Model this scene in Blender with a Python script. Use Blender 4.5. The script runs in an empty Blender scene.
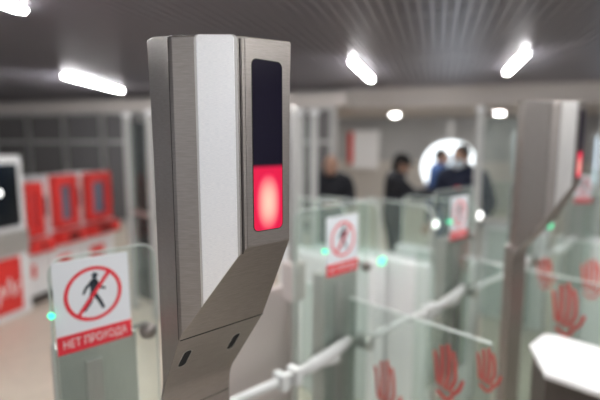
import bpy, bmesh, math, random
from mathutils import Vector, Matrix
random.seed(7)
PI = math.pi
S = bpy.context.scene
COL = S.collection

# ---------------------------------------------------------------- camera
# World x runs along the gate line, world y through the lanes; the camera looks 43 degrees right of y.
CAMZ = 1.75
cam_d = bpy.data.cameras.new('camera')
cam = bpy.data.objects.new('camera', cam_d); COL.objects.link(cam)
cam.location = (0, 0, CAMZ)
cam.rotation_euler = (math.radians(90) - math.atan(58/450), 0, math.radians(-43))
cam_d.sensor_width = 36; cam_d.lens = 27
cam_d.clip_start = 0.02
cam_d.dof.use_dof = True
cam_d.dof.focus_distance = 0.63
cam_d.dof.aperture_fstop = 1.75
S.camera = cam

# ---------------------------------------------------------------- world, exposure
w = bpy.data.worlds.new('station_hall'); S.world = w; w.use_nodes = True
bg = w.node_tree.nodes['Background']
bg.inputs[0].default_value = (0.86, 0.9, 1.0, 1); bg.inputs[1].default_value = .50
S.view_settings.view_transform = 'Standard'; S.view_settings.look = 'None'
S.view_settings.gamma = 1.0; S.view_settings.use_curve_mapping = False
S.view_settings.exposure = 0.22
LAMP = 82.0          # strength of the ceiling tubes

# ---------------------------------------------------------------- frames
CA, SA = math.cos(math.radians(47)), math.sin(math.radians(47))
HROT = math.radians(-43) - math.atan2(.29, .957)     # the hall's own axes
HM = Matrix.Rotation(HROT, 4, 'Z')
def cw(X, Y, z=0.0):                                  # camera-aligned ground coordinates -> world
    return Vector((X*SA + Y*CA, -X*CA + Y*SA, z))
def hall(a, b, z=0.0): return HM @ Vector((a, b, z))

# ---------------------------------------------------------------- materials
def mat(name, col, rough=.5, metal=0., emit=None, es=0., spec=None, noise=None, bump=None, coat=0.):
    m = bpy.data.materials.new(name); m.use_nodes = True
    nt = m.node_tree; b = nt.nodes['Principled BSDF']
    b.inputs['Base Color'].default_value = (*col, 1); b.inputs['Roughness'].default_value = rough
    b.inputs['Metallic'].default_value = metal
    if coat: b.inputs['Coat Weight'].default_value = coat
    if emit: b.inputs['Emission Color'].default_value = (*emit, 1); b.inputs['Emission Strength'].default_value = es
    if noise or bump:
        tc = nt.nodes.new('ShaderNodeTexCoord'); mp = nt.nodes.new('ShaderNodeMapping')
        sc, stretch = (noise or bump)[0], (noise or bump)[1]
        mp.inputs['Scale'].default_value = stretch
        n = nt.nodes.new('ShaderNodeTexNoise'); n.inputs['Scale'].default_value = sc; n.inputs['Detail'].default_value = 4
        nt.links.new(tc.outputs['Object'], mp.inputs[0]); nt.links.new(mp.outputs[0], n.inputs['Vector'])
        if noise:
            amt = noise[2]
            cr = nt.nodes.new('ShaderNodeValToRGB')
            cr.color_ramp.elements[0].position = .3; cr.color_ramp.elements[1].position = .7
            cr.color_ramp.elements[0].color = (*[c*(1-amt) for c in col], 1)
            cr.color_ramp.elements[1].color = (*[min(1, c*(1+amt)) for c in col], 1)
            nt.links.new(n.outputs['Fac'], cr.inputs[0]); nt.links.new(cr.outputs[0], b.inputs['Base Color'])
        if bump:
            bp = nt.nodes.new('ShaderNodeBump'); bp.inputs['Strength'].default_value = bump[2]; bp.inputs['Distance'].default_value = bump[3]
            nt.links.new(n.outputs['Fac'], bp.inputs['Height']); nt.links.new(bp.outputs[0], b.inputs['Normal'])
    return m

def glass(name, tint, haze=.1, refl=.12):
    m = bpy.data.materials.new(name); m.use_nodes = True
    nt = m.node_tree; nt.nodes.clear()
    out = nt.nodes.new('ShaderNodeOutputMaterial')
    tr = nt.nodes.new('ShaderNodeBsdfTransparent'); tr.inputs[0].default_value = (*tint, 1)
    gl = nt.nodes.new('ShaderNodeBsdfGlossy'); gl.inputs['Roughness'].default_value = .08
    df = nt.nodes.new('ShaderNodeBsdfDiffuse'); df.inputs[0].default_value = (.72, .8, .76, 1)
    lw = nt.nodes.new('ShaderNodeLayerWeight'); lw.inputs['Blend'].default_value = refl
    m1 = nt.nodes.new('ShaderNodeMixShader'); m1.inputs[0].default_value = haze
    m2 = nt.nodes.new('ShaderNodeMixShader')
    nt.links.new(tr.outputs[0], m1.inputs[1]); nt.links.new(df.outputs[0], m1.inputs[2])
    nt.links.new(lw.outputs['Fresnel'], m2.inputs[0]); nt.links.new(m1.outputs[0], m2.inputs[1]); nt.links.new(gl.outputs[0], m2.inputs[2])
    nt.links.new(m2.outputs[0], out.inputs[0])
    return m

M = dict(
    steel=mat('brushed_steel', (.30, .275, .257), .40, .85, noise=(60, (1, 1, 14), .10)),
    steel_dark=mat('dark_steel', (.10, .09, .085), .45, .8),
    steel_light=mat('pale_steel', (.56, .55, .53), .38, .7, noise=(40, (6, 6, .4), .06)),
    strip=mat('white_brushed_aluminium', (.96, .975, .99), .38, .62, noise=(230, (1, 1, 9), .10)),
    black=mat('black', (.003, .003, .004), .95),
    seam=mat('seam_shadow_gap', (.012, .010, .009), .7),
    white=mat('white_paint', (.82, .83, .84), .4),
    white_top=mat('white_worktop', (.9, .9, .9), .25, coat=.3),
    red=mat('red_paint', (.72, .035, .03), .4),
    red_print=mat('red_print', (.74, .03, .05), .5),
    graphic=mat('red_film', (.66, .10, .09), .5),
    board=mat('sign_white', (.78, .82, .86), .35),
    blackprint=mat('black_print', (.02, .035, .05), .5),
    textwhite=mat('white_print', (.85, .82, .82), .5),
    screen=mat('grey_screen', (.16, .19, .26), .2),
    darkscreen=mat('dark_screen', (.008, .011, .014), .12),
    arm=mat('white_arm', (.66, .68, .67), .35),
    armjoint=mat('arm_joint', (.55, .57, .56), .35, .4),
    floor=mat('floor_stone', (.68, .60, .50), .3, noise=(9, (1, 1, 1), .06)),
    slat=mat('ceiling_slat', (.30, .29, .33), .42, .7),
    plenum=mat('plenum', (.035, .033, .036), .9),
    soffit=mat('soffit_paint', (.60, .56, .53), .6),
    wall=mat('wall_panel', (.50, .50, .50), .5, noise=(2, (1, 1, 1), .08)),
    wall_low=mat('wall_panel_low', (.70, .66, .61), .5),
    frame=mat('white_frame', (.5, .5, .49), .45),
    darkglass=mat('dark_glazing', (.14, .135, .135), .25),
    cabinet=mat('brown_steel', (.13, .11, .10), .45, .5, noise=(20, (1, 1, 1), .1)),
    green=mat('green_led', (.05, .8, .4), .4, emit=(.05, 1, .5), es=1.7),
    lampwhite=mat('white_led_and_reflection', (.9, .9, .9), .4, emit=(1, 1, .97), es=3.0),
    tube=mat('tube_diffuser', (.9, .9, .9), .4, emit=(1, .985, .97), es=LAMP),
    down=mat('downlight_diffuser', (.9, .9, .9), .4, emit=(1, .98, .95), es=45),
    disc=mat('backlit_disc', (.9, .9, .9), .4, emit=(.88, .96, 1), es=1.8),
    discblue=mat('backlit_disc_centre', (.8, .86, .9), .4, emit=(.62, .80, .95), es=1.1),
    redlit=mat('red_lit_panel', (.8, .05, .08), .4),
    skin=mat('skin', (.50, .30, .22), .55),
    hair=mat('dark_hair', (.012, .010, .010), .7),
    jacket_black=mat('black_jacket', (.014, .015, .022), .75, noise=(14, (1, 1, 1), .3)),
    jacket_navy=mat('navy_jacket', (.012, .018, .045), .75, noise=(14, (1, 1, 1), .3)),
    blue_cloth=mat('blue_cloth', (.025, .075, .22), .75, noise=(14, (1, 1, 1), .2)),
    trousers=mat('dark_trousers', (.03, .033, .045), .8),
    shoe=mat('black_shoe', (.01, .01, .01), .5),
    mask=mat('pale_mask', (.72, .80, .88), .7),
    eye=mat('eye', (.03, .02, .02), .3), lip=mat('lip', (.40, .17, .14), .5),
    door_paint=mat('door_paint', (.66, .59, .57), .45),
    pale_blue=mat('poster_pale_blue', (.70, .82, .90), .5),
    poster=mat('poster_white', (.92, .91, .92), .5),
    glass=glass('gate_glass', (.93, .97, .95), .065, .10),
    glass_clear=glass('clear_glass', (.93, .96, .95), .06, .15),
    glass_edge=mat('glass_edge', (.62, .68, .65), .3),
)

# the reader's display: navy black glass above, a glowing red lamp with a pale core below
def display_material():
    m = bpy.data.materials.new('reader_display'); m.use_nodes = True
    nt = m.node_tree; b = nt.nodes['Principled BSDF']; L = nt.links.new
    b.inputs['Base Color'].default_value = (.008, .006, .018, 1); b.inputs['Roughness'].default_value = .2; b.inputs['Specular IOR Level'].default_value = .22
    tc = nt.nodes.new('ShaderNodeTexCoord'); sx = nt.nodes.new('ShaderNodeSeparateXYZ'); L(tc.outputs['Object'], sx.inputs[0])
    def mth(op, a, b_=None, c=None):
        n = nt.nodes.new('ShaderNodeMath'); n.operation = op
        for i, q in enumerate((a, b_, c)):
            if q is None: continue
            if isinstance(q, (int, float)): n.inputs[i].default_value = q
            else: L(q, n.inputs[i])
        return n.outputs[0]
    # object space: x across (0 at centre), z up (0 at the middle of the lit lamp)
    gx = mth('DIVIDE', sx.outputs['X'], .019); gz = mth('DIVIDE', mth('ADD', sx.outputs['Z'], .002), .036)
    r = mth('SQRT', mth('ADD', mth('POWER', mth('ABSOLUTE', gx), 2.2), mth('POWER', mth('ABSOLUTE', gz), 2.4)))
    cr = nt.nodes.new('ShaderNodeValToRGB'); cr.color_ramp.interpolation = 'B_SPLINE'
    e = cr.color_ramp.elements
    e[0].position = .0; e[0].color = (.98, .62, .46, 1)
    e[1].position = 1.0; e[1].color = (.70, .002, .04, 1)
    q = e.new(.40); q.color = (.95, .42, .34, 1)
    q = e.new(.78); q.color = (.88, .03, .10, 1)
    sc = mth('MULTIPLY', r, .8); L(sc, cr.inputs[0])
    lit = nt.nodes.new('ShaderNodeMapRange'); lit.interpolation_type = 'SMOOTHSTEP'
    lit.inputs['From Min'].default_value = .053; lit.inputs['From Max'].default_value = .043
    L(sx.outputs['Z'], lit.inputs['Value'])
    L(cr.outputs[0], b.inputs['Emission Color']); L(mth('MULTIPLY', lit.outputs[0], .98), b.inputs['Emission Strength'])
    return m
M['display'] = display_material()

# ---------------------------------------------------------------- helpers
def obj(name, bm, m, parent=None, loc=None, smooth=False, xf=None):
    if xf is not None: bmesh.ops.transform(bm, matrix=xf, verts=bm.verts)
    bmesh.ops.recalc_face_normals(bm, faces=bm.faces)
    me = bpy.data.meshes.new(name); bm.to_mesh(me); bm.free()
    me.materials.append(M[m] if isinstance(m, str) else m)
    if smooth:
        for p in me.polygons: p.use_smooth = True
    o = bpy.data.objects.new(name, me); COL.objects.link(o)
    if parent: o.parent = parent
    if loc is not None: o.location = loc
    return o
def bevel(o, wd, seg=2, ang=.5):
    b = o.modifiers.new('bevel', 'BEVEL'); b.width = wd; b.segments = seg; b.limit_method = 'ANGLE'; b.angle_limit = ang
    return o
def thing(name, label, cat, loc=(0, 0, 0), rz=0, group=None):
    o = bpy.data.objects.new(name, None); COL.objects.link(o)
    o.empty_display_size = .05
    o.location = loc; o.rotation_euler = (0, 0, rz); o['label'] = label; o['category'] = cat
    if group: o['group'] = group
    return o
def tag(o, label, cat, group=None):
    o['label'] = label; o['category'] = cat
    if group: o['group'] = group
    return o
def struct(name, bm, m, xf=None, parent=None):
    o = obj(name, bm, m, parent, xf=xf)
    o['kind'] = 'structure'
    return o
def kids(o): return [c for c in bpy.data.objects if c.parent == o]
def copy_tree(o, parent=None):
    c = o.copy(); COL.objects.link(c); c.parent = parent
    for ch in kids(o): copy_tree(ch, c)
    return c
def box(bm, x0, x1, y0, y1, z0, z1):
    vs = [bm.verts.new(p) for p in ((x0, y0, z0), (x1, y0, z0), (x1, y1, z0), (x0, y1, z0), (x0, y0, z1), (x1, y0, z1), (x1, y1, z1), (x0, y1, z1))]
    for f in ((0, 3, 2, 1), (4, 5, 6, 7), (0, 1, 5, 4), (1, 2, 6, 5), (2, 3, 7, 6), (3, 0, 4, 7)): bm.faces.new([vs[i] for i in f])
    return bm
def B(*a):
    bm = bmesh.new(); box(bm, *a); return bm
def prism(bm, pts, frame, t):
    """outline pts (a,b) in the plane of frame=(origin, axis_a, axis_b), thickness t along the cross product"""
    o, a, b = (Vector(q) for q in frame); n = a.cross(b).normalized()*t
    lo = [bm.verts.new(o + a*p[0] + b*p[1]) for p in pts]
    hi = [bm.verts.new(o + a*p[0] + b*p[1] + n) for p in pts]
    bm.faces.new(list(reversed(lo))); bm.faces.new(hi)
    k = len(pts)
    for i in range(k): bm.faces.new((lo[i], lo[(i+1) % k], hi[(i+1) % k], hi[i]))
    return bm
def rrect(x0, x1, y0, y1, r, n=6, corners=(1, 1, 1, 1)):
    out = []
    for i, (cx, cy, a0) in enumerate(((x1, y0, -90), (x1, y1, 0), (x0, y1, 90), (x0, y0, 180))):
        if not corners[i]: out.append((cx, cy)); continue
        rx, ry = cx + (-r if cx == x1 else r), cy + (-r if cy == y1 else r)
        for k in range(n+1):
            t = math.radians(a0 + 90*k/n); out.append((rx + r*math.cos(t), ry + r*math.sin(t)))
    return out
def tube(bm, pts, rad, n=12, cap=True):
    """swept round tube; rad is a number or a list of (ra, rb) per point"""
    pts = [Vector(p) for p in pts]; rings = []
    for i, p in enumerate(pts):
        d = (pts[min(i+1, len(pts)-1)] - pts[max(i-1, 0)]).normalized()
        up = Vector((0, 0, 1)) if abs(d.z) < .95 else Vector((0, 1, 0))
        s = d.cross(up).normalized(); t = s.cross(d)
        r = rad[i] if isinstance(rad, list) else rad
        ra, rb = r if isinstance(r, tuple) else (r, r)
        rings.append([bm.verts.new(p + s*ra*math.cos(2*PI*k/n) + t*rb*math.sin(2*PI*k/n)) for k in range(n)])
    for a, b in zip(rings, rings[1:]):
        for k in range(n): bm.faces.new((a[k], a[(k+1) % n], b[(k+1) % n], b[k]))
    if cap: bm.faces.new(rings[0][::-1]); bm.faces.new(rings[-1])
    return bm
def lathe(bm, prof, c=(0, 0, 0), n=20, axis='Z'):
    rings = []
    for r, h in prof:
        ring = []
        for k in range(n):
            t = 2*PI*k/n
            p = (r*math.cos(t), r*math.sin(t), h)
            if axis == 'Y': p = (p[0], -h, p[1])
            if axis == 'X': p = (h, p[0], p[1])
            ring.append(bm.verts.new(Vector(c) + Vector(p)))
        rings.append(ring)
    for a, b in zip(rings, rings[1:]):
        for k in range(n): bm.faces.new((a[k], a[(k+1) % n], b[(k+1) % n], b[k]))
    bm.faces.new(rings[0][::-1]); bm.faces.new(rings[-1])
    return bm
def annulus(bm, r0, r1, cx, cz, y0, y1, n=48):
    R = []
    for r, y in ((r0, y0), (r1, y0), (r1, y1), (r0, y1)):
        R.append([bm.verts.new((cx + r*math.cos(2*PI*k/n), y, cz + r*math.sin(2*PI*k/n))) for k in range(n)])
    for i in range(4):
        a, b = R[i], R[(i+1) % 4]
        for k in range(n): bm.faces.new((a[k], a[(k+1) % n], b[(k+1) % n], b[k]))
    return bm
def evaluated(o):
    dg = bpy.context.evaluated_depsgraph_get(); dg.update()
    return bpy.data.meshes.new_from_object(o.evaluated_get(dg))
def text_mesh(name, body, size, m, parent, loc, width=None, thick=.0004):
    c = bpy.data.curves.new(name, 'FONT'); c.body = body; c.size = size; c.extrude = thick
    c.align_x = 'CENTER'; c.align_y = 'CENTER'
    t = bpy.data.objects.new('tmp', c); COL.objects.link(t)
    me = evaluated(t); bpy.data.objects.remove(t); bpy.data.curves.remove(c)
    xs = [v.co.x for v in me.vertices]
    k = width/(max(xs) - min(xs)) if width else 1
    for v in me.vertices: v.co = Vector((v.co.x*k, -v.co.z, v.co.y))
    me.materials.clear(); me.materials.append(M[m]); me.name = name
    o = bpy.data.objects.new(name, me); COL.objects.link(o); o.parent = parent; o.location = loc
    return o

# ================================================================ THE HALL
struct('floor', B(-12, 9, -6, 13, -.1, 0), 'floor', HM)
bm = bmesh.new(); box(bm, -12, 9, -6, 8.75, 2.80, 2.9)
struct('ceiling', bm, 'plenum', HM)
bm = bmesh.new()
a = -11.9
while a < 8.9:
    box(bm, a, a + .068, -6, 8.74, 2.745, 2.775); a += .09
sl = struct('ceiling', bm, 'slat', HM)
# cross rails that the slats hang from
bm = bmesh.new()
for b in (-4, -2, 0, 2, 4, 6, 8): box(bm, -12, 9, b, b+.03, 2.775, 2.80)
struct('trim_1', bm, 'slat', HM)
# soffit beam and the lower ceiling beyond it
struct('trim_2', B(-12, 9, 8.75, 9.0, 2.40, 2.9), 'soffit', HM)
struct('ceiling', B(-12, 9, 9.0, 12.6, 2.40, 2.5), 'soffit', HM)
# far wall: light lower band, grey upper panels and a rail
struct('wall_far', B(-12, 9, 12.5, 12.7, 0, 2.40), 'wall', HM)
struct('trim_3', B(-12, 9, 12.46, 12.5, 0, 1.25), 'wall_low', HM)
struct('trim_4', B(-12, 9, 12.44, 12.5, 2.05, 2.13), 'frame', HM)
struct('wall_left', B(-12.2, -12, 3.5, 12.6, 0, 2.9), 'wall', HM)
struct('wall_right', B(9, 9.2, 2, 12.6, 0, 2.9), 'wall', HM)

# glazed partition behind the ticket machines (left), each bay a window
def partition(n, a0, a1, b, z0, z1):
    bm = bmesh.new(); box(bm, a0, a1, b, b+.03, z0, z1)
    wn = struct('window_%d' % n, bm, 'darkglass', HM)
    bm = bmesh.new()
    for x in (a0, a1): box(bm, x-.05, x+.05, b-.04, b+.06, z0, z1)
    for z in (z0, z1-.06, 1.72): box(bm, a0, a1, b-.03, b+.05, z, z+.06)
    obj('window_frame', bm, 'frame', wn, xf=HM)
for i in range(9): partition(i+1, -11.03 + 1.02*i, -10.01 + 1.02*i, 8.2, 0, 2.40)
struct('trim_5', B(-12, -1.6, 8.15, 8.75, 2.40, 2.62), 'soffit', HM)

# ---------------------------------------------------------------- ceiling tubes
tube0 = None
def ceiling_tube(a, b, ln, label, turn):
    global tube0
    if tube0 is None:
        t = tube0 = thing('ceiling_tube_light', label, 'ceiling light', group='ceiling tube lights')
        bm = bmesh.new(); prism(bm, rrect(-.05, .05, -.47, .47, .045), ((0, 0, 0), (1, 0, 0), (0, 1, 0)), .02)
        obj('housing', bm, 'steel_light', t, (0, 0, .012))
        bm = bmesh.new()
        tube(bm, [(0, y, 0) for y in (-.49, -.47, -.44, .44, .47, .49)], [(.010, .008), (.024, .015), (.032, .019), (.032, .019), (.024, .015), (.010, .008)], 16)
        obj('diffuser', bm, 'tube', t, (0, 0, 0), smooth=True)
    else: t = copy_tree(tube0); t['label'] = label
    p = hall(a, b, 2.71); t.location = p; t.rotation_euler = (0, 0, HROT + turn); t.scale = (1, ln, 1)
    return t
TL = [  # the four the photo shows
 (-5.5, 6.4, 2.0, 'long white ceiling tube light left of the post, above the red ticket machines', .25),
 (-1.02, 6.35, 1.75, 'white ceiling tube light just right of the post, slanting down to the right', 0),
 (.89, 6.3, 1.5, 'white ceiling tube light on the right, slanting down to the left', 0),
 (-2.95, 2.15, 1.2, 'white ceiling tube light cut off by the top left corner of the photo', 0),
 # rows carried on out of view, added to light post, gates and floor
 (-1.02, 1.7, 1.7, 'added unseen ceiling tube light over the lane left of the foreground post', 0),
 (.89, 1.9, 1.7, 'added unseen ceiling tube light over the gates right of the foreground post', 0),
 (2.7, .3, 1.7, 'added unseen ceiling tube light over the photographer on the right', 0),
 (.9, -2.2, 1.9, 'added unseen ceiling tube light directly behind the photographer', 0),
 (2.7, -2.4, 1.9, 'added unseen ceiling tube light behind the photographer on the right', 0),
 (-1.0, -4.6, 1.9, 'added unseen ceiling tube light farthest behind the photographer', 0),
]
for q in TL: ceiling_tube(*q)

down0 = None
def downlight(p, label):
    global down0
    if down0 is None:
        t = down0 = thing('downlight', label, 'ceiling light', group='round downlights past the beam')
        obj('trim_ring', lathe(bmesh.new(), [(.10, .0), (.13, -.006), (.13, -.012), (.10, -.014)]), 'white', t, smooth=False)
        obj('diffuser', lathe(bmesh.new(), [(.095, -.012), (.10, -.02), (.06, -.03), (.01, -.032)]), 'down', t)
    else: t = copy_tree(down0); t['label'] = label
    t.location = p
for (X, Y), lb in zip(((.45, 10.4), (2.25, 10.8), (4.45, 10.2), (5.1, 10.0), (.3, 11.9), (-6.6, 10.8), (-3.0, 9.8), (-.9, 10.6)),
                      ('round downlight past the beam, nearest the post', 'round downlight past the beam, above the person in the cap',
                       'round downlight past the beam, right of the lit round sign', 'round downlight past the beam, beside the blurred right-hand post',
                       'small added round downlight close to the far wall', 'added round downlight past the beam at the far left', 'added round downlight past the beam above the ticket machines', 'added round downlight past the beam hidden by the foreground post')):  # downlights named on this line are added to brighten the far end
    downlight(cw(X, Y, 2.40), lb)

# small things on the beam at the left
t = thing('security_camera', 'small dark dome camera on the beam over the ticket machines', 'camera', hall(-4.35, 8.68, 2.40))
obj('mount', B(-.05, .05, 0, .07, .10, .16), 'steel_dark', t)
obj('dome', lathe(bmesh.new(), [(.02, -.0), (.08, .03), (.10, .09), (.10, .13), (.05, .14)]), 'black', t, smooth=True)
t.rotation_euler[2] = HROT
t = thing('junction_box', 'pale square box on the beam just left of the post', 'box', hall(-3.55, 8.68, 2.36))
t.rotation_euler[2] = HROT
bevel(obj('casing', B(-.28, .28, -.06, .07, 0, .32), 'white', t), .01)
obj('cover', B(-.24, .24, -.07, -.06, .04, .28), 'board', t)

# far wall furniture
FY = 12.0
t = thing('wall_poster', 'white poster with a red left edge on the far wall', 'poster', cw(1.62, 11.9, 1.05), HROT)
obj('sheet', B(-.22, .45, -.01, .01, 0, 1.0), 'poster', t)
obj('red_band', B(-.36, -.22, -.01, .01, .12, .96), 'red', t)['label'] = 'red left edge band'
t = thing('round_lit_sign', 'large glowing white round sign behind the two people on the right', 'lit sign', cw(2.95, 8.9, 1.25), HROT)
bm = bmesh.new(); annulus(bm, .30, .53, 0, 0, -.05, .03); obj('lit_ring', bm, 'disc', t)
bm = bmesh.new(); lathe(bm, [(.298, -.03), (.298, .03)], n=40, axis='Y'); obj('lit_centre', bm, 'discblue', t)
bm = bmesh.new(); annulus(bm, .53, .55, 0, 0, -.06, .05); obj('rim', bm, 'steel_light', t)
bm = bmesh.new(); box(bm, -.05, .05, .03, .09, -1.25, .9); obj('post', bm, 'steel_light', t)
t = thing('lit_advert_panel', 'bright white lit panel at the right edge behind the right-hand post', 'lit sign', cw(5.95, 8.3, 0), HROT)
obj('casing', B(-.5, .6, 0, .1, 0, 1.95), 'steel_light', t)
obj('lit_face', B(-.45, .55, -.02, 0, .95, 1.85), 'discblue', t)

t = thing('wall_poster', 'pale blue poster on the far wall just left of the blurred right-hand post', 'poster', cw(5.35, 10.6, 1.0), HROT)
obj('sheet', B(-.3, .3, -.01, .01, 0, 1.0), 'pale_blue', t); obj('frame', B(-.34, .34, .01, .03, -.04, 1.04), 'frame', t)

# ================================================================ TICKET MACHINES (left)
MA = -4.08
def red_machine(b0, b1, label):
    """front faces +a; local x runs along the row, local y into the machine"""
    wd = b1 - b0
    t = thing('ticket_machine', label, 'ticket machine', hall(MA, (b0+b1)/2, 0), HROT + PI/2, 'red ticket machines in a row')
    h = wd/2
    bevel(obj('cabinet', B(-h, h, .04, .5, 0, 1.36), 'white', t), .015)
    bm = bmesh.new()                                        # thick red surround with an opening
    box(bm, -h+.03, -h+.10, -.06, .05, .78, 1.38); box(bm, h-.19, h-.12, -.06, .05, .78, 1.38)
    box(bm, -h+.10, h-.19, -.06, .05, 1.26, 1.38); box(bm, -h+.10, h-.19, -.06, .05, .78, .86)
    bevel(obj('screen_surround', bm, 'red', t), .01)
    obj('screen', B(-h+.10, h-.19, 0, .02, .86, 1.26), 'screen', t)
    obj('reader_panel', B(h-.11, h-.03, .0, .04, .98, 1.2), 'blackprint', t)
    s = obj('shelf', B(-h+.01, h-.03, -.10, .05, .60, .74), 'red', t); bevel(s, .012)
    obj('tray_opening', B(-h+.14, h-.18, -.104, -.09, .64, .71), 'black', s)
    obj('plinth', B(-h, h, .02, .45, 0, .10), 'steel_dark', t)
    obj('logo_patch', B(-h+.1, h-.2, .034, .04, .3, .45), 'red', t)
    return t
first = red_machine(3.56, 3.91, 'red ticket machine nearest the big white machine, screen facing the hall')
red_machine(3.93, 4.40, 'red ticket machine, middle of the three in the row')
red_machine(4.42, 4.96, 'red ticket machine farthest along the row, nearest the post')
first.scale[2] = .965
t = thing('ticket_machine', 'big white ticket machine with a black screen at the left edge', 'ticket machine', hall(MA+.1, 3.10, 0), HROT + PI/2)
bevel(obj('cabinet', B(-.5, .42, 0, .6, 0, 1.62), 'white', t), .02)
bm = bmesh.new(); prism(bm, rrect(-.44, .34, .93, 1.54, .03), ((0, 0, 0), (1, 0, 0), (0, 0, 1)), .02); obj('screen', bm, 'darkscreen', t)
bm = bmesh.new(); lathe(bm, [(.028, .02), (.028, .03), (.018, .035)], (.12, 0, 1.27), axis='Y'); obj('reflection_disc', bm, 'lampwhite', t)  # glowing disc stands for a lamp's reflection in the screen
obj('grey_band', B(-.5, .42, -.012, 0, .64, .88), 'steel_light', t)
rp = obj('red_panel', B(-.5, .30, -.015, 0, .08, .62), 'red', t)
bm = bmesh.new()
for ox in (-.24, .02):
    pts = [(ox + .04*k, -.02, .2 + .13*(1 if k % 2 else 0) + .02*k) for k in range(6)]
    tube(bm, [(ox, -.018, .18), (ox+.05, -.018, .36), (ox+.09, -.018, .26), (ox+.14, -.018, .42), (ox+.19, -.018, .24), (ox+.24, -.018, .36)], [(.004, .02)]*6, 8)
obj('white_wave', bm, 'textwhite', rp)['label'] = 'white zigzag wave print'

# ================================================================ READER POSTS
Z0, ZB, ZS, ZL = 1.886, 1.606, 1.472, 1.345
V0, VS, VL = .490, .557, .652
def cut(bm, co, no):
    g = bm.verts[:] + bm.edges[:] + bm.faces[:]
    r = bmesh.ops.bisect_plane(bm, geom=g, plane_co=co, plane_no=no, clear_outer=True, dist=1e-6)
    es = [e for e in r['geom_cut'] if isinstance(e, bmesh.types.BMEdge)]
    if es: bmesh.ops.contextual_create(bm, geom=es)
d1 = Vector((0, VS-V0, ZS-ZB)); n1 = Vector((1, 0, 0)).cross(d1).normalized(); n1 = n1 if n1.y < 0 else -n1
d2 = Vector((0, VL-VS, ZL-ZS)); n2 = Vector((1, 0, 0)).cross(d2).normalized(); n2 = n2 if n2.y < 0 else -n2
def make_post():
    t = thing('reader_post', 'large sharp steel reader post with white strip and red light in the foreground', 'turnstile post', (.36, .67, 0), group='steel reader posts with red lights')
    R = Vector((-.36, -.67, 0))
    T = Matrix.Translation(R)
    sec = [(.3575, V0), (.4355, V0), (.4365, .60), (.4365, .682), (.328, .682), (.3015, .645), (.2985, .625),
           (.2865, .558), (.2885, .5515), (.3105, .5305), (.3130, .5285), (.3465, .4965), (.3495, .4950)]
    rows = [(1.358, 0), (1.70, 0), (1.80, .0012), (1.86, .003), (Z0-.002, .0038), (Z0, .003)]
    bm = bmesh.new(); rings = []
    for z, fl in rows:
        rg = []
        for (x, y) in sec:
            dx = fl if x > .43 else (-fl*.8 if x < .305 and y > .6 else 0)
            lift = (.011 if y > .6 else (.005 if x > .43 else 0)) if z > 1.87 else 0
            if z == Z0: x_, y_ = .365 + (x-.365)*.985, .58 + (y-.58)*.985
            else: x_, y_ = x, y
            rg.append(bm.verts.new((x_+dx, y_, z+lift)))
        rings.append(rg)
    k = len(sec)
    for A_, B_ in zip(rings, rings[1:]):
        for i in range(k): bm.faces.new((A_[i], A_[(i+1) % k], B_[(i+1) % k], B_[i]))
    bm.faces.new(rings[0][::-1]); bm.faces.new(rings[-1])
    cut(bm, (0, VS, ZS), n1); cut(bm, (0, VS, ZS), n2)
    head = bevel(obj('head_shell', bm, 'steel', t, xf=T), .0011, 2, .35)
    # lower column
    bm = bmesh.new()
    pr = [(.6425, 1.358), (.6485, 1.349), (.6530, 1.340), (.6562, 1.329), (.6582, 1.316), (.6590, 1.300), (.6590, 0), (.702, 0), (.702, 1.358)]
    prism(bm, pr, ((.4365, 0, 0), (0, 1, 0), (0, 0, 1)), -(.4365-.3025))
    for v in bm.verts:                                       # the left side slants in towards the back
        if v.co.x < .35 and v.co.y > .68: v.co.x = .332
    bevel(obj('column', bm, 'steel', t, xf=T), .001, 2, .6)
    bm = bmesh.new(); box(bm, .26, .47, .60, .74, 0, .012)
    obj('base_plate', bm, 'steel_dark', t, xf=T)
    # white strip on the chamfered nose
    C_, D_ = Vector((.3105, .5305, 0)), Vector((.3482, .4948, 0)); dd = (D_-C_); ln = dd.length; dd.normalize()
    nn = Vector((dd.y, -dd.x, 0)); nn = nn if nn.y < 0 else -nn
    o0 = C_ + nn*.0002
    def strip(s0, s1, z1, th, m, name, r):
        bm = bmesh.new()
        prism(bm, rrect(s0, s1, 1.45, z1, r, 6, (0, 1, 1, 0)), (o0, dd, (0, 0, 1)), th)
        if (dd.cross(Vector((0, 0, 1)))).dot(nn) < 0: bmesh.ops.translate(bm, verts=bm.verts, vec=nn*th)
        cut(bm, Vector((0, VS, ZS)) + n1*.0004, n1)
        return obj(name, bm, m, t, xf=T)
    strip(-.0016, ln+.0016, Z0+.001, .0010, 'steel_light', 'strip_frame', .006)['label'] = 'thin bright frame round the white strip'
    s = strip(.0012, ln-.0018, Z0+.0005, .0022, 'strip', 'light_strip', .005); s['label'] = 'white brushed metal strip'
    bevel(s, .0009, 2)
    # dark groove between strip and front panel
    bm = bmesh.new(); box(bm, .3520, .3545, V0+.0005, V0+.004, 1.55, Z0-.004)
    cut(bm, Vector((0, VS, ZS)) + n1*.0002, n1); obj('groove', bm, 'steel_dark', t, xf=T)
    # front panel: a thin plate with the display set in it
    bm = bmesh.new(); prism(bm, rrect(.3585, .4335, ZB+.0015, Z0-.003, .002), ((0, V0, 0), (1, 0, 0), (0, 0, 1)), .0011)
    fp = bevel(obj('front_panel', bm, 'steel', t, xf=T), .0005)
    bm = bmesh.new(); prism(bm, rrect(.3683, .4217, 1.6263, 1.8597, .0085), ((0, V0-.0011, 0), (1, 0, 0), (0, 0, 1)), .0004)
    obj('display_rim', bm, 'seam', t, xf=T)
    dz = 1.668
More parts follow.
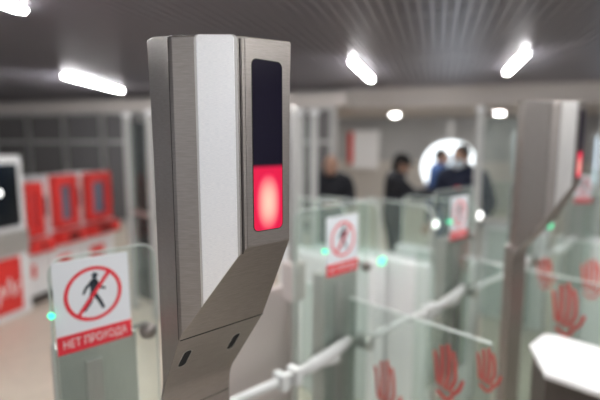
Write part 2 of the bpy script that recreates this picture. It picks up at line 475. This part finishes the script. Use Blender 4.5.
    bm = bmesh.new(); prism(bm, rrect(.3695-.395, .4205-.395, 1.6275-dz, 1.8585-dz, .0075), ((0, 0, 0), (1, 0, 0), (0, 0, 1)), .0004)
    dsp = obj('display', bm, 'display', t); dsp.location = Vector((.395, V0-.0014, dz)) + R
    dsp['label'] = 'dark display with glowing red light at its lower end'
    # seams
    def bar(p, q, r, name='seam'):
        bm = bmesh.new(); tube(bm, [p, q], r, 6); return obj(name, bm, 'seam', t, xf=T)
    bar((.2885, VS-.0002, ZS), (.436, VS-.0002, ZS), .0009)
    bar((.3035, .6590, 1.300), (.436, .6590, 1.300), .0009)
    bar((.2862, .5575, ZS+.002), (.2862, .5575, Z0-.004), .00035)
    bar((.4345, V0+.0002, ZB), (.436, V0+.02, ZB), .0004)
    # two oblong slots in the lower cover
    up = -d2.normalized()
    for x in (.3135, .402):
        c = Vector((x, VS, ZS)) + d2*.38
        bm = bmesh.new(); prism(bm, rrect(-.0066, .0066, -.022, .022, .0064, 8), (c + n2*.0001, (1, 0, 0), up), .0003)
        if Vector((1, 0, 0)).cross(up).dot(n2) < 0: bmesh.ops.translate(bm, verts=bm.verts, vec=n2*.0003)
        sl_ = obj('slot', bm, 'black', t, xf=T)
        bm = bmesh.new()
        outl = rrect(-.0070, .0070, -.0224, .0224, .0068, 8)
        pp = [c + n2*.0003 + Vector((1, 0, 0))*p[0] + up*p[1] for p in outl]; pp.append(pp[0])
        tube(bm, pp, .00035, 5, cap=False); obj('slot_rim', bm, 'steel_light', sl_, xf=T)
    # fine screw under the seam
    return t
post = make_post()
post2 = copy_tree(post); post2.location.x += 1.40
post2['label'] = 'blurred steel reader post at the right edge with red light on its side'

for c in kids(post2):                                     # its strip takes pale steel in place of the white metal
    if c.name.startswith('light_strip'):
        c.data = c.data.copy(); c.data.materials[0] = M['steel_light']; c['label'] = 'pale steel strip'
    if c.name.startswith('strip_frame'): c['label'] = 'thin bright frame round the steel strip'
# cabinets with white tops in front of each post
def cabinet(u0, label):
    t = thing('turnstile_cabinet', label, 'turnstile cabinet', (u0, .1, 0), group='brown cabinets with white tops')
    out = [(-.10, .455), (.03, .455), (.06, .42), (.06, -.75), (-.28, -.75), (-.28, .345)]
    inn = [(-.09, .445), (.02, .445), (.045, .41), (.045, -.735), (-.265, -.735), (-.265, .345)]
    bm = bmesh.new(); prism(bm, inn, ((0, 0, .0), (1, 0, 0), (0, 1, 0)), 1.02); obj('body', bm, 'cabinet', t)
    bm = bmesh.new(); prism(bm, out, ((0, 0, 1.02), (1, 0, 0), (0, 1, 0)), .02); bevel(obj('white_top', bm, 'white_top', t), .006)
    return t
cabinet(1.73, 'brown steel turnstile cabinet with a glossy white top at the lower right')
cabinet(.33, 'brown steel turnstile cabinet with white top standing before the sharp post')

# ================================================================ GATES
GU = [.32, 1.15, 1.97, 2.79, 3.86]
where = ['left of the sharp post', 'just right of the sharp post', 'in the middle distance', 'hidden in part by the blurred right-hand post', 'at the right edge of the photo']
def gate(i, u):
    g = thing('glass_gate', 'steel gate pedestal with rounded glass pane ' + where[i], 'turnstile gate', (u, 1.02, 0), group='glass gates along the line')
    bm = bmesh.new(); box(bm, -.075, .10, .012, .07, 0, 1.30)
    bevel(obj('pedestal', bm, 'steel_light', g), .004)
    bm = bmesh.new(); box(bm, -.02, .015, .004, .012, .1, 1.26); obj('cover_strip', bm, 'steel_light', g)
    fr = ((0, .010, 0), (1, 0, 0), (0, 0, 1)); xl = -.22 if i else -.083; zt = 1.535 if i else 1.508
    bm = bmesh.new(); prism(bm, rrect(xl, .15, .62, zt, .035, 6, (0, 1, 1, 0)), fr, .010)
    p = obj('glass_pane', bm, 'glass', g)
    o = rrect(xl, .15, .62, zt, .035, 6, (0, 1, 1, 0))
    bm = bmesh.new(); tube(bm, [(q[0], .005, q[1]) for q in o], .0018, 6); obj('pane_edge', bm, 'glass_edge', p)
    bm = bmesh.new(); lathe(bm, [(.002, 0), (.006, .004), (.006, .014), (.004, .018)], (-.095 if i else -.086, 0, 1.39), axis='Y'); obj('green_light', bm, 'green', g)
    bm = bmesh.new(); obj('hinge_pin', tube(bmesh.new(), [(.10, .03, 1.30), (.135, .03, 1.30)], .006, 10), 'steel', g); lathe(bm, [(.008, 0), (.018, .004), (.020, .016), (.016, .026), (.006, .030)], (.118, 0, 1.30), axis='Y')
    obj('hinge_knob', bm, 'steel', g, smooth=True)
    return g
gates = [gate(i, u) for i, u in enumerate(GU)]
gates[4].rotation_euler[2] = math.radians(-28)

def no_entry_sign(u, v, label, rz=0):
    t = thing('no_entry_sign', label, 'sign', (u, v, 1.296), rz, 'no entry signs on the gates')
    bm = bmesh.new(); prism(bm, rrect(-.08, .08, 0, .203, .003), ((0, 0, 0), (1, 0, 0), (0, 0, 1)), .004); obj('board', bm, 'board', t)
    cz = .1215; y0 = -.0045
    bm = bmesh.new(); annulus(bm, .0535, .0615, 0, cz, y0-.0006, y0, 56)
    a = math.radians(52); q = Vector((math.cos(a), 0, math.sin(a))); nn = Vector((-q.z, 0, q.x))
    c = Vector((0, y0-.0002, cz))
    # walking person pictogram
    wk = bmesh.new()
    yy = y0 - .0002
    def capsule(p, q_, r, r2=None):
        r2 = r2 or r; P, Q = Vector((p[0], 0, p[1])), Vector((q_[0], 0, q_[1])); d = (Q-P).normalized(); s = Vector((-d.z, 0, d.x)); pts = []
        for k in range(7): t_ = PI*k/6; pts.append(Q + s*r2*math.cos(t_) + d*r2*math.sin(t_))
        for k in range(7): t_ = PI*k/6; pts.append(P - s*r*math.cos(t_) - d*r*math.sin(t_))
        prism(wk, [(p_.x, p_.z) for p_ in pts], ((0, yy, cz), (1, 0, 0), (0, 0, 1)), -.0004)
    capsule((.004, .0405), (.0042, .0405), .0066)
    capsule((.002, .026), (-.001, .002), .0085, .0062)
    capsule((-.003, .027), (-.016, .014), .0036, .003); capsule((-.016, .014), (-.021, .004), .003, .0026)
    capsule((.007, .026), (.014, .012), .0035, .003); capsule((.014, .012), (.024, .008), .003, .0026)
    capsule((.001, .000), (.011, -.016), .0052, .004); capsule((.011, -.016), (.019, -.035), .004, .0036)
    capsule((-.003, .000), (-.008, -.018), .0052, .004); capsule((-.008, -.018), (-.020, -.034), .004, .0036)
    obj('walking_figure', wk, 'blackprint', t)
    prism(bm, [(-.0555, -.004), (.0555, -.004), (.0555, .004), (-.0555, .004)], (c + Vector((0, -.0008, 0)), q, nn), .0005)
    obj('prohibition_ring', bm, 'red_print', t)
    bm = bmesh.new(); box(bm, -.080, .080, y0-.0006, -.004, .0, .041); s = obj('caption_strip', bm, 'red_print', t)
    text_mesh('caption_text', 'НЕТ ПРОХОДА', .026, 'textwhite', s, (0, y0-.0012, .020), .136)
    return t
sl = ['white no entry sign with crossed-out walker left of the sharp post', 'white no entry sign on the glass just right of the sharp post',
      'white no entry sign beside the two people in the middle distance', 'white no entry sign on the gate behind the blurred right-hand post', 'small white no entry sign at the right edge of the photo']
for i, u in enumerate(GU):
    if i == 4:
        no_entry_sign(u+.0, 1.010, sl[i], math.radians(-28))
    else: no_entry_sign(u+(0 if i else .002), 1.0195, sl[i])

# low glass side panels with the red hand prints
def hand_print(parent, y, z, s, flip=1):
    bm = bmesh.new()
    def stroke(pts, r):
        P = [Vector((0, y + flip*s*a, z + s*b)) for a, b in pts]
        tube(bm, P, [(r*s, .0008) if False else (r*s, r*s) for _ in P], 8)
    stroke([(-.02, -.10), (-.05, -.02), (-.045, .07), (-.03, .13)], .010)
    stroke([(.005, -.10), (-.012, -.01), (-.01, .09), (.0, .16)], .010)
    stroke([(.03, -.09), (.025, .0), (.028, .08), (.035, .14)], .010)
    stroke([(.05, -.08), (.058, -.01), (.065, .05), (.075, .10)], .009)
    stroke([(-.03, -.12), (-.075, -.07), (-.095, -.01)], .010)
    stroke([(-.04, -.13), (.0, -.155), (.05, -.12)], .011)
    for v in bm.verts: v.co.x = -.0012 + (.0006 if v.co.x > 0 else -.0006)
    bmesh.ops.remove_doubles(bm, verts=bm.verts, dist=1e-6)
    return obj('hand_print', bm, 'graphic', parent)
def side_panel(u, i, v0, hands, lab):
    t = thing('glass_side_panel', lab, 'glass panel', (u, .9, 0), group='low glass side panels of the gates')
    v0, v1, z1 = v0-.9, .36, 1.20
    obj('pane', B(0, .010, v0, .108, .12, z1), 'glass', t); obj('pane', B(0, .010, .195, v1, .12, z1), 'glass', t)
    obj('top_edge', B(-.001, .011, v0, .108, z1, z1+.003), 'glass_edge', t); obj('top_edge', B(-.001, .011, .195, v1, z1, z1+.003), 'glass_edge', t)
    bevel(obj('foot_rail', B(-.015, .025, v0, .108, 0, .12), 'steel_light', t), .003)
    for (v, z, s) in hands: hand_print(t, v-.9, z, s)
    return t
side_panel(1.18, 1, .50, [(.84, .93, .62), (.625, 1.07, .55), (.505, 1.125, .4)], 'low glass side panel with red hand prints right of the sharp post')
side_panel(2.00, 2, .42, [(.55, 1.07, .7)], 'low glass side panel with red hand prints behind the blurred right-hand post')
side_panel(2.82, 3, .42, [(.66, 1.0, .7), (.9, .98, .6)], 'low glass side panel with red hand prints at the right edge')

# barrier arms across the lanes
def barrier_arm(u, label):
    t = thing('barrier_arm', label, 'barrier arm', (u, .985, 1.03), group='white barrier arms across the lanes')
    bm = bmesh.new(); tube(bm, [(.08, 0, .0), (.30, 0, .004), (.52, 0, -.004), (.60, 0, -.004)], [(.008, .010), (.010, .012), (.013, .015), (.014, .016)], 12); obj('bar', bm, 'arm', t, smooth=True)
    bm = bmesh.new(); box(bm, .505, .535, -.026, .026, -.030, .022); box(bm, .560, .590, -.026, .026, -.030, .022); box(bm, .535, .56, -.016, .016, -.02, .012)
    bevel(obj('clamp', bm, 'arm', t), .005)
    bm = bmesh.new(); box(bm, .537, .558, -.019, -.013, -.022, .014); obj('clamp_slot', bm, 'armjoint', t)
    bm = bmesh.new()
    tube(bm, [(.59, 0, -.006), (.66, 0, .000), (.74, 0, .008), (.80, 0, .022), (.835, 0, .030), (.85, 0, .032)],
         [(.013, .016), (.018, .024), (.018, .027), (.016, .022), (.013, .018), (.004, .005)], 14)
    tube(bm, [(.69, 0, -.004), (.74, 0, -.018), (.775, 0, -.022), (.79, 0, -.022)], [(.011, .013), (.011, .014), (.009, .011), (.003, .003)], 12)
    obj('paddle', bm, 'arm', t, smooth=True)
    bm = bmesh.new(); lathe(bm, [(.02, 0), (.028, .006), (.028, .05), (.02, .056)], (.085, .02, 0), axis='Y'); obj('pivot', bm, 'steel_light', t)
    return t
arm_l = ['white barrier arm reaching right from behind the foreground post', 'white barrier arm seen through the glass right of the nearest arm', 'white barrier arm left of the blurred right-hand post', 'white barrier arm right of the blurred right-hand post']
for u, l in zip(GU[:4], arm_l): barrier_arm(u, l)

# metal leaf and slim mast behind the sharp post
t = thing('lane_door', 'pale steel lane door leaf right behind the foreground post', 'door leaf', (.95, 1.28, 0))
bevel(obj('leaf', B(-.17, .22, 0, .03, .04, 1.195), 'door_paint', t), .004)
obj('hinge_side', B(.185, .215, -.006, 0, .06, 1.17), 'steel', t)
obj('foot', B(.12, .2, -.02, .05, 0, .04), 'steel_dark', t)
t = thing('glass_mast', 'slim tall pale mast close to the right edge of the foreground post', 'mast', (1.085, 1.20, 0))
bm = bmesh.new(); lathe(bm, [(.018, 0), (.018, 1.86), (.012, 1.875), (.004, 1.88)], n=16); obj('pole', bm, 'steel_light', t, smooth=False)
obj('collar', lathe(bmesh.new(), [(.03, 0), (.03, .02), (.02, .03)]), 'steel', t)
obj('bracket', B(-.03, .035, -.03, .03, 1.17, 1.31), 'door_paint', t)

# tall glass screens with pale posts further in
def tall_screen(X0, Y0, X1, Y1, h, label):
    p0, p1 = cw(X0, Y0), cw(X1, Y1); d = p1 - p0
    t = thing('tall_glass_screen', label, 'glass screen', p0, math.atan2(d.y, d.x), 'tall glass screens with pale posts')
    L_ = d.length
    for x in (0, L_):
        bm = bmesh.new(); prism(bm, rrect(x-.035, x+.035, -.03, .03, .015), ((0, 0, 0), (1, 0, 0), (0, 1, 0)), h); obj('post', bm, 'frame', t)
        obj('cap', lathe(bmesh.new(), [(.045, h), (.05, h+.02), (.02, h+.05)], (x, 0, 0)), 'white', t)
    obj('pane', B(.04, L_-.04, -.006, .006, .15, h-.06), 'glass_clear', t)
    obj('rail', B(.035, L_-.035, -.012, .012, 1.02, 1.06), 'steel_light', t)
tall_screen(1.62, 4.1, 2.05, 4.0, 2.02, 'tall glass screen between pale posts, left of the blurred right-hand post')
tall_screen(.0, 4.2, .13, 4.2, 2.0, 'narrow tall glass screen just right of the foreground post')
tall_screen(-1.75, 4.6, -1.42, 4.3, 2.0, 'tall glass screen just left of the foreground post')
tall_screen(2.75, 4.1, 3.2, 4.0, 2.0, 'tall glass screen at the far right edge')

# a further row of pale turnstile cabinets with rounded glass and small lamps
far_l = ['pale far turnstile in front of the stooping person', 'pale far turnstile between the bald person and the person in the cap', 'pale far turnstile left of the two people', 'pale far turnstile behind the blurred right-hand post', 'pale far turnstile beside the tall glass screen', 'pale far turnstile at the far right edge, beyond the no entry sign']
for i, (X, Y, m) in enumerate(((.23, 2.9, 'green'), (.455, 2.9, 'green'), (.76, 2.8, 'lampwhite'), (2.2, 4.1, 'green'), (1.09, 2.95, 'lampwhite'), (2.5, 3.3, 'green'))):
    t = thing('far_turnstile', far_l[i], 'turnstile', cw(X, Y), 0, 'row of pale far turnstiles')
    bevel(obj('body', B(-.07, .07, -.1, .5, 0, 1.0), 'white', t), .02)
    fr = ((-.005, 0, 0), (0, 1, 0), (0, 0, 1))
    bm = bmesh.new(); prism(bm, rrect(-.08, .48, 1.0, 1.36, .07, 8, (0, 1, 1, 0)), fr, .01); p = obj('glass_fin', bm, 'glass', t)
    bm = bmesh.new(); tube(bm, [(0, q[0], q[1]) for q in rrect(-.08, .48, 1.0, 1.36, .07, 8, (0, 1, 1, 0))], .006, 6, False); obj('fin_edge', bm, 'glass_edge', p)
    obj('indicator', lathe(bmesh.new(), [(.01, 0), (.024, .004), (.024, .012), (.01, .018)], (0, -.1, (.97, .99, 1.25, 1.0, 1.28, .98)[i]), axis='Y'), m, t)
    if m == 'lampwhite': obj('indicator_post', B(-.02, .02, -.1, -.085, .98, 1.32), 'steel_light', t)

# ================================================================ PEOPLE
def skin_mesh(joints, edges, sub=1):
    """joints: list of (pos, radius) ; returns mesh datablock"""
    me = bpy.data.meshes.new('tmp'); me.from_pydata([j[0] for j in joints], edges, [])
    o = bpy.data.objects.new('tmp', me); COL.objects.link(o)
    sm = o.modifiers.new('s', 'SKIN')
    sv = me.skin_vertices[0].data
    for i, j in enumerate(joints):
        r = j[1]; sv[i].radius = r if isinstance(r, tuple) else (r, r); sv[i].use_root = (i == 0)
    ss = o.modifiers.new('d', 'SUBSURF'); ss.levels = sub; ss.render_levels = sub
    out = evaluated(o); bpy.data.objects.remove(o); bpy.data.meshes.remove(me)
    return out
def mesh_obj(name, meshes, m, parent, vox=None):
    bm = bmesh.new()
    for me in meshes: bm.from_mesh(me)
    me = bpy.data.meshes.new(name); bm.to_mesh(me); bm.free()
    o = bpy.data.objects.new(name, me); COL.objects.link(o)
    if vox:
        r = o.modifiers.new('r', 'REMESH'); r.mode = 'VOXEL'; r.voxel_size = vox
        sm = o.modifiers.new('sm', 'SMOOTH'); sm.iterations = 2
        ev = evaluated(o); bpy.data.objects.remove(o); me = ev; me.name = name
        o = bpy.data.objects.new(name, me); COL.objects.link(o)
    me.materials.clear(); me.materials.append(M[m])
    for p in me.polygons: p.use_smooth = True
    o.parent = parent
    return o
def ball(c, r, rot=None, n=(16, 12)):
    bm = bmesh.new(); bmesh.ops.create_uvsphere(bm, u_segments=n[0], v_segments=n[1], radius=1)
    mt = Matrix.Diagonal((*r, 1)); 
    if rot is not None: mt = rot @ mt
    mt = Matrix.Translation(c) @ mt
    bmesh.ops.transform(bm, matrix=mt, verts=bm.verts)
    me = bpy.data.meshes.new('ball'); bm.to_mesh(me); bm.free(); return me
def person(label, loc, rz, h, lean, nod, hands, jacket, trousers, cap=False, mask=False, hair='short', stride=.1, phone=False, badge=False, group=None):
    """faces local -y. hands = (left, right) wrist targets as (x, y, z) fractions of h"""
    t = thing('person', label, 'person', loc, rz)
    k = h
    hip = Vector((0, 0, .53*k)); cl = math.sin(lean); cc = math.cos(lean)
    def sp(d, off=0): return hip + Vector((0, -cl*d*k - off, cc*d*k))
    waist, chest, top, neck = sp(.09), sp(.19), sp(.27), sp(.315, .012)
    hr = Matrix.Rotation(nod, 4, 'X')
    hc = neck + Vector((0, -.025 - .05*math.sin(nod), .098))
    sh = {s: sp(.275) + Vector((s*.112*k, 0, 0)) for s in (-1, 1)}
    def elbow(S_, W_, s):
        mid = (S_+W_)/2; L_ = .165*k; dd = (W_-S_).length/2
        b = math.sqrt(max(L_*L_ - dd*dd, .0004)); o = Vector((s*.45, .55, -.75)); o.normalize()
        ax = (W_-S_).normalized(); o = (o - ax*o.dot(ax)).normalized()
        return mid + o*b
    W = {-1: Vector(hands[0])*k, 1: Vector(hands[1])*k}
    E = {s: elbow(sh[s], W[s], s) for s in (-1, 1)}
    foot = {-1: Vector((-.06*k, -stride*k, .045*k)), 1: Vector((.06*k, stride*.7*k, .045*k))}
    knee = {s: Vector((s*.055*k, (foot[s].y)*.45 - .03*k, .285*k)) for s in (-1, 1)}
    hj = {s: hip + Vector((s*.05*k, 0, -.015*k)) for s in (-1, 1)}
    def body(g, legs=True, arms=True, torso=True, neckhead=True):
        J = [(hip, (.085*k*g, .062*k*g))]; Ed = []
        def add(p, r, frm): J.append((p, r)); Ed.append((frm, len(J)-1)); return len(J)-1
        if torso:
            a_ = add(waist, (.080*k*g, .060*k*g), 0); b_ = add(chest, (.092*k*g, .066*k*g), a_); c_ = add(top, (.080*k*g, .052*k*g), b_)
            if not neckhead: n_ = add(neck + Vector((0, .004, -.012)), .040*k, c_)
            if neckhead: n_ = add(neck, .032*k, c_); add(neck + Vector((0, -.01, .05)), .032*k, n_)
        else: c_ = 0
        if arms:
            for s in (-1, 1):
                s_ = add(sh[s], .036*k*g, c_); e_ = add(E[s], .026*k*g, s_)
                w_ = add(E[s].lerp(W[s], .97 if neckhead else .93), .0155*k*(1 if neckhead else 1.35), e_)
        if legs:
            for s in (-1, 1):
                q = add(hj[s], .050*k*g, 0); kn = add(knee[s], .034*k*g, q); add(foot[s] + Vector((0, 0, .01)), .022*k*g, kn)
        return skin_mesh(J, Ed)
    # head, face and hands are fused into the body
    parts = [body(1.08)]
    parts.append(ball(hc, (.074, .092, .115), hr))
    parts.append(ball(hc + hr @ Vector((0, -.035, -.055)), (.052, .055, .055), hr))
    parts.append(ball(hc + hr @ Vector((0, -.098, -.012)), (.012, .018, .024), hr, (8, 6)))
    for s in (-1, 1): parts.append(ball(hc + hr @ Vector((s*.076, .005, -.008)), (.010, .018, .030), hr, (8, 6)))
    for s in (-1, 1):
        d = (W[s]-E[s]).normalized(); side = d.cross(Vector((0, 0, 1)))
        side = side.normalized() if side.length > .1 else Vector((1, 0, 0))
        dn = side.cross(d).normalized(); dn = -dn if dn.z > 0 else dn
        pc = W[s] + d*.045
        J = [(W[s], .021), (pc, (.030, .020)), (W[s] + d*.085, (.030, .016))]
        parts.append(skin_mesh(J, [(0, 1), (1, 2)]))
        for f_, (o_, l_) in enumerate(((-.030, .062), (-.010, .075), (.010, .070), (.030, .055))):
            b0 = W[s] + d*.075 + side*o_
            J = [(W[s] + d*.05 + side*o_*.7, .009), (b0, .009), (b0 + d*l_*.45 + dn*.008, .0085), (b0 + d*l_*.75 + dn*.026, .008), (b0 + d*l_*.85 + dn*.044, .007)]
            parts.append(skin_mesh(J, [(0, 1), (1, 2), (2, 3), (3, 4)]))
        tx = -s if side.x > 0 else s
        b0 = W[s] + d*.03
        J = [(b0, .011), (b0 + side*tx*.034 + d*.015, .011), (b0 + side*tx*.045 + d*.045 + dn*.012, .010), (b0 + side*tx*.036 + d*.068 + dn*.022, .008)]
        parts.append(skin_mesh(J, [(0, 1), (1, 2), (2, 3)]))
    bo = mesh_obj('body', parts, 'skin', t, .007)
    dirs = {s: (W[s]-E[s]).normalized() for s in (-1, 1)}
    def hand(p): return any((p - W[s]).dot(dirs[s]) > -.012 and (p - (W[s] + dirs[s]*.08)).length < .15 for s in (-1, 1))
    def limb(p): # close to a forearm or an upper arm
        for s in (-1, 1):
            for A_, B_ in ((sh[s], E[s]), (E[s], W[s])):
                ab = B_-A_; q = max(0, min(1, (p-A_).dot(ab)/ab.dot(ab)))
                if (p - (A_+ab*q)).length < .058: return True
        return False
    def garment(name, keep, off, m):
        """cloth that follows the body: its surface pushed out, with a hem turned in"""
        bm = bmesh.new(); bm.from_mesh(bo.data); bm.normal_update()
        bmesh.ops.delete(bm, geom=[v for v in bm.verts if not keep(v.co)], context='VERTS')
        for _ in range(3): bmesh.ops.smooth_vert(bm, verts=bm.verts, factor=.5, use_axis_x=True, use_axis_y=True, use_axis_z=True)
        bm.normal_update()
        ns = [(v, v.normal.copy()) for v in bm.verts]
        for v, n in ns: v.co += n*(off + .004*math.sin(v.co.z*55 + v.co.x*30)*math.sin(v.co.x*41 - v.co.z*17))
        me = bpy.data.meshes.new(name); bm.to_mesh(me); bm.free()
        me.materials.append(M[m])
        for p in me.polygons: p.use_smooth = True
        o = bpy.data.objects.new(name, me); COL.objects.link(o); o.parent = t
        sd = o.modifiers.new('thickness', 'SOLIDIFY'); sd.thickness = off*.9; sd.offset = -1
    collar = neck + Vector((0, 0, .012))
    garment('jacket', lambda p: not hand(p) and (limb(p) or (p.z > hip.z - .06*k and (p - collar).dot(Vector((0, -.25, 1))) < 0)), .022, jacket)
    garment('trousers', lambda p: not hand(p) and not (limb(p) and p.z > hip.z - .15*k) and .085 < p.z < hip.z, .012, trousers)
    for s in (-1, 1):
        c = foot[s]
        mesh_obj('shoe', [ball(c + Vector((0, -.05, -.028*k)), (.045, .135, .045)), ball(c + Vector((0, .01, .0)), (.042, .06, .06))], 'shoe', t, .008)
    for s in (-1, 1): mesh_obj('eye', [ball(hc + hr @ Vector((s*.030, -.084, .012)), (.011, .006, .006), hr, (8, 6))], 'eye', t)
    if not mask: mesh_obj('mouth', [ball(hc + hr @ Vector((0, -.088, -.058)), (.022, .006, .006), hr, (8, 6))], 'lip', t)
    else: mesh_obj('face_mask', [ball(hc + hr @ Vector((0, -.055, -.045)), (.066, .062, .055), hr)], 'mask', t)['label'] = 'pale face mask'
    if cap:
        mesh_obj('cap', [ball(hc + hr @ Vector((0, .008, .045)), (.086, .104, .088), hr), ball(hc + hr @ Vector((0, -.115, .045)), (.06, .055, .010), hr)], 'hair', t, .006)
        mesh_obj('hair', [ball(hc + hr @ Vector((0, .03, -.01)), (.080, .078, .09), hr)], 'hair', t)
    elif hair == 'short':
        mesh_obj('hair', [ball(hc + hr @ Vector((0, .022, .035)), (.082, .092, .098), hr)], 'hair', t)
    else:
        mesh_obj('hair', [ball(hc + hr @ Vector((0, .035, -.005)), (.080, .075, .085), hr)], 'hair', t)['label'] = 'short hair round the back of a bald head'
    if badge: obj('chest_badge', B(-.03, .03, -.006, .0, 0, .02), 'red', t, sp(.2) + Vector((.04, -.075*k-.006, 0)))
    if phone:
        c = (W[-1]+W[1])/2 + Vector((0, -.09, .03))
        bevel(tag(obj('phone', B(-.037, .037, -.005, .005, -.07, .07), 'black', None, t.matrix_basis @ (c + Vector((0, -.03, .02)))), 'dark phone held by the person in the cap', 'phone'), .003).rotation_euler = (math.radians(-50), 0, rz)
    return t
CR = math.radians(-43)     # facing the camera
person('stooping bald person in black jacket looking down at their hands', cw(.33, 5.0), CR, 1.68, .22, .55,
       ((-.05, -.23, .655), (.05, -.22, .67)), 'jacket_black', 'trousers', hair='bald', stride=.03)
person('person in black cap and jacket facing right holding a phone', cw(1.06, 5.1), CR + math.radians(80), 1.66, .06, .35,
       ((-.04, -.29, .71), (.04, -.285, .72)), 'jacket_black', 'trousers', cap=True, stride=.04, phone=True)
person('person in blue clothes standing behind the masked person', cw(1.88, 6.2), CR + math.radians(65), 1.70, .05, .1,
       ((-.15, -.08, .52), (.15, -.10, .50)), 'blue_cloth', 'blue_cloth', stride=.05)
person('dark haired person in navy jacket with pale face mask facing left', cw(1.655, 4.55), CR - math.radians(50), 1.77, .04, .12,
       ((-.16, -.10, .52), (.15, -.12, .54)), 'jacket_navy', 'jacket_navy', mask=True, stride=.05, badge=True)
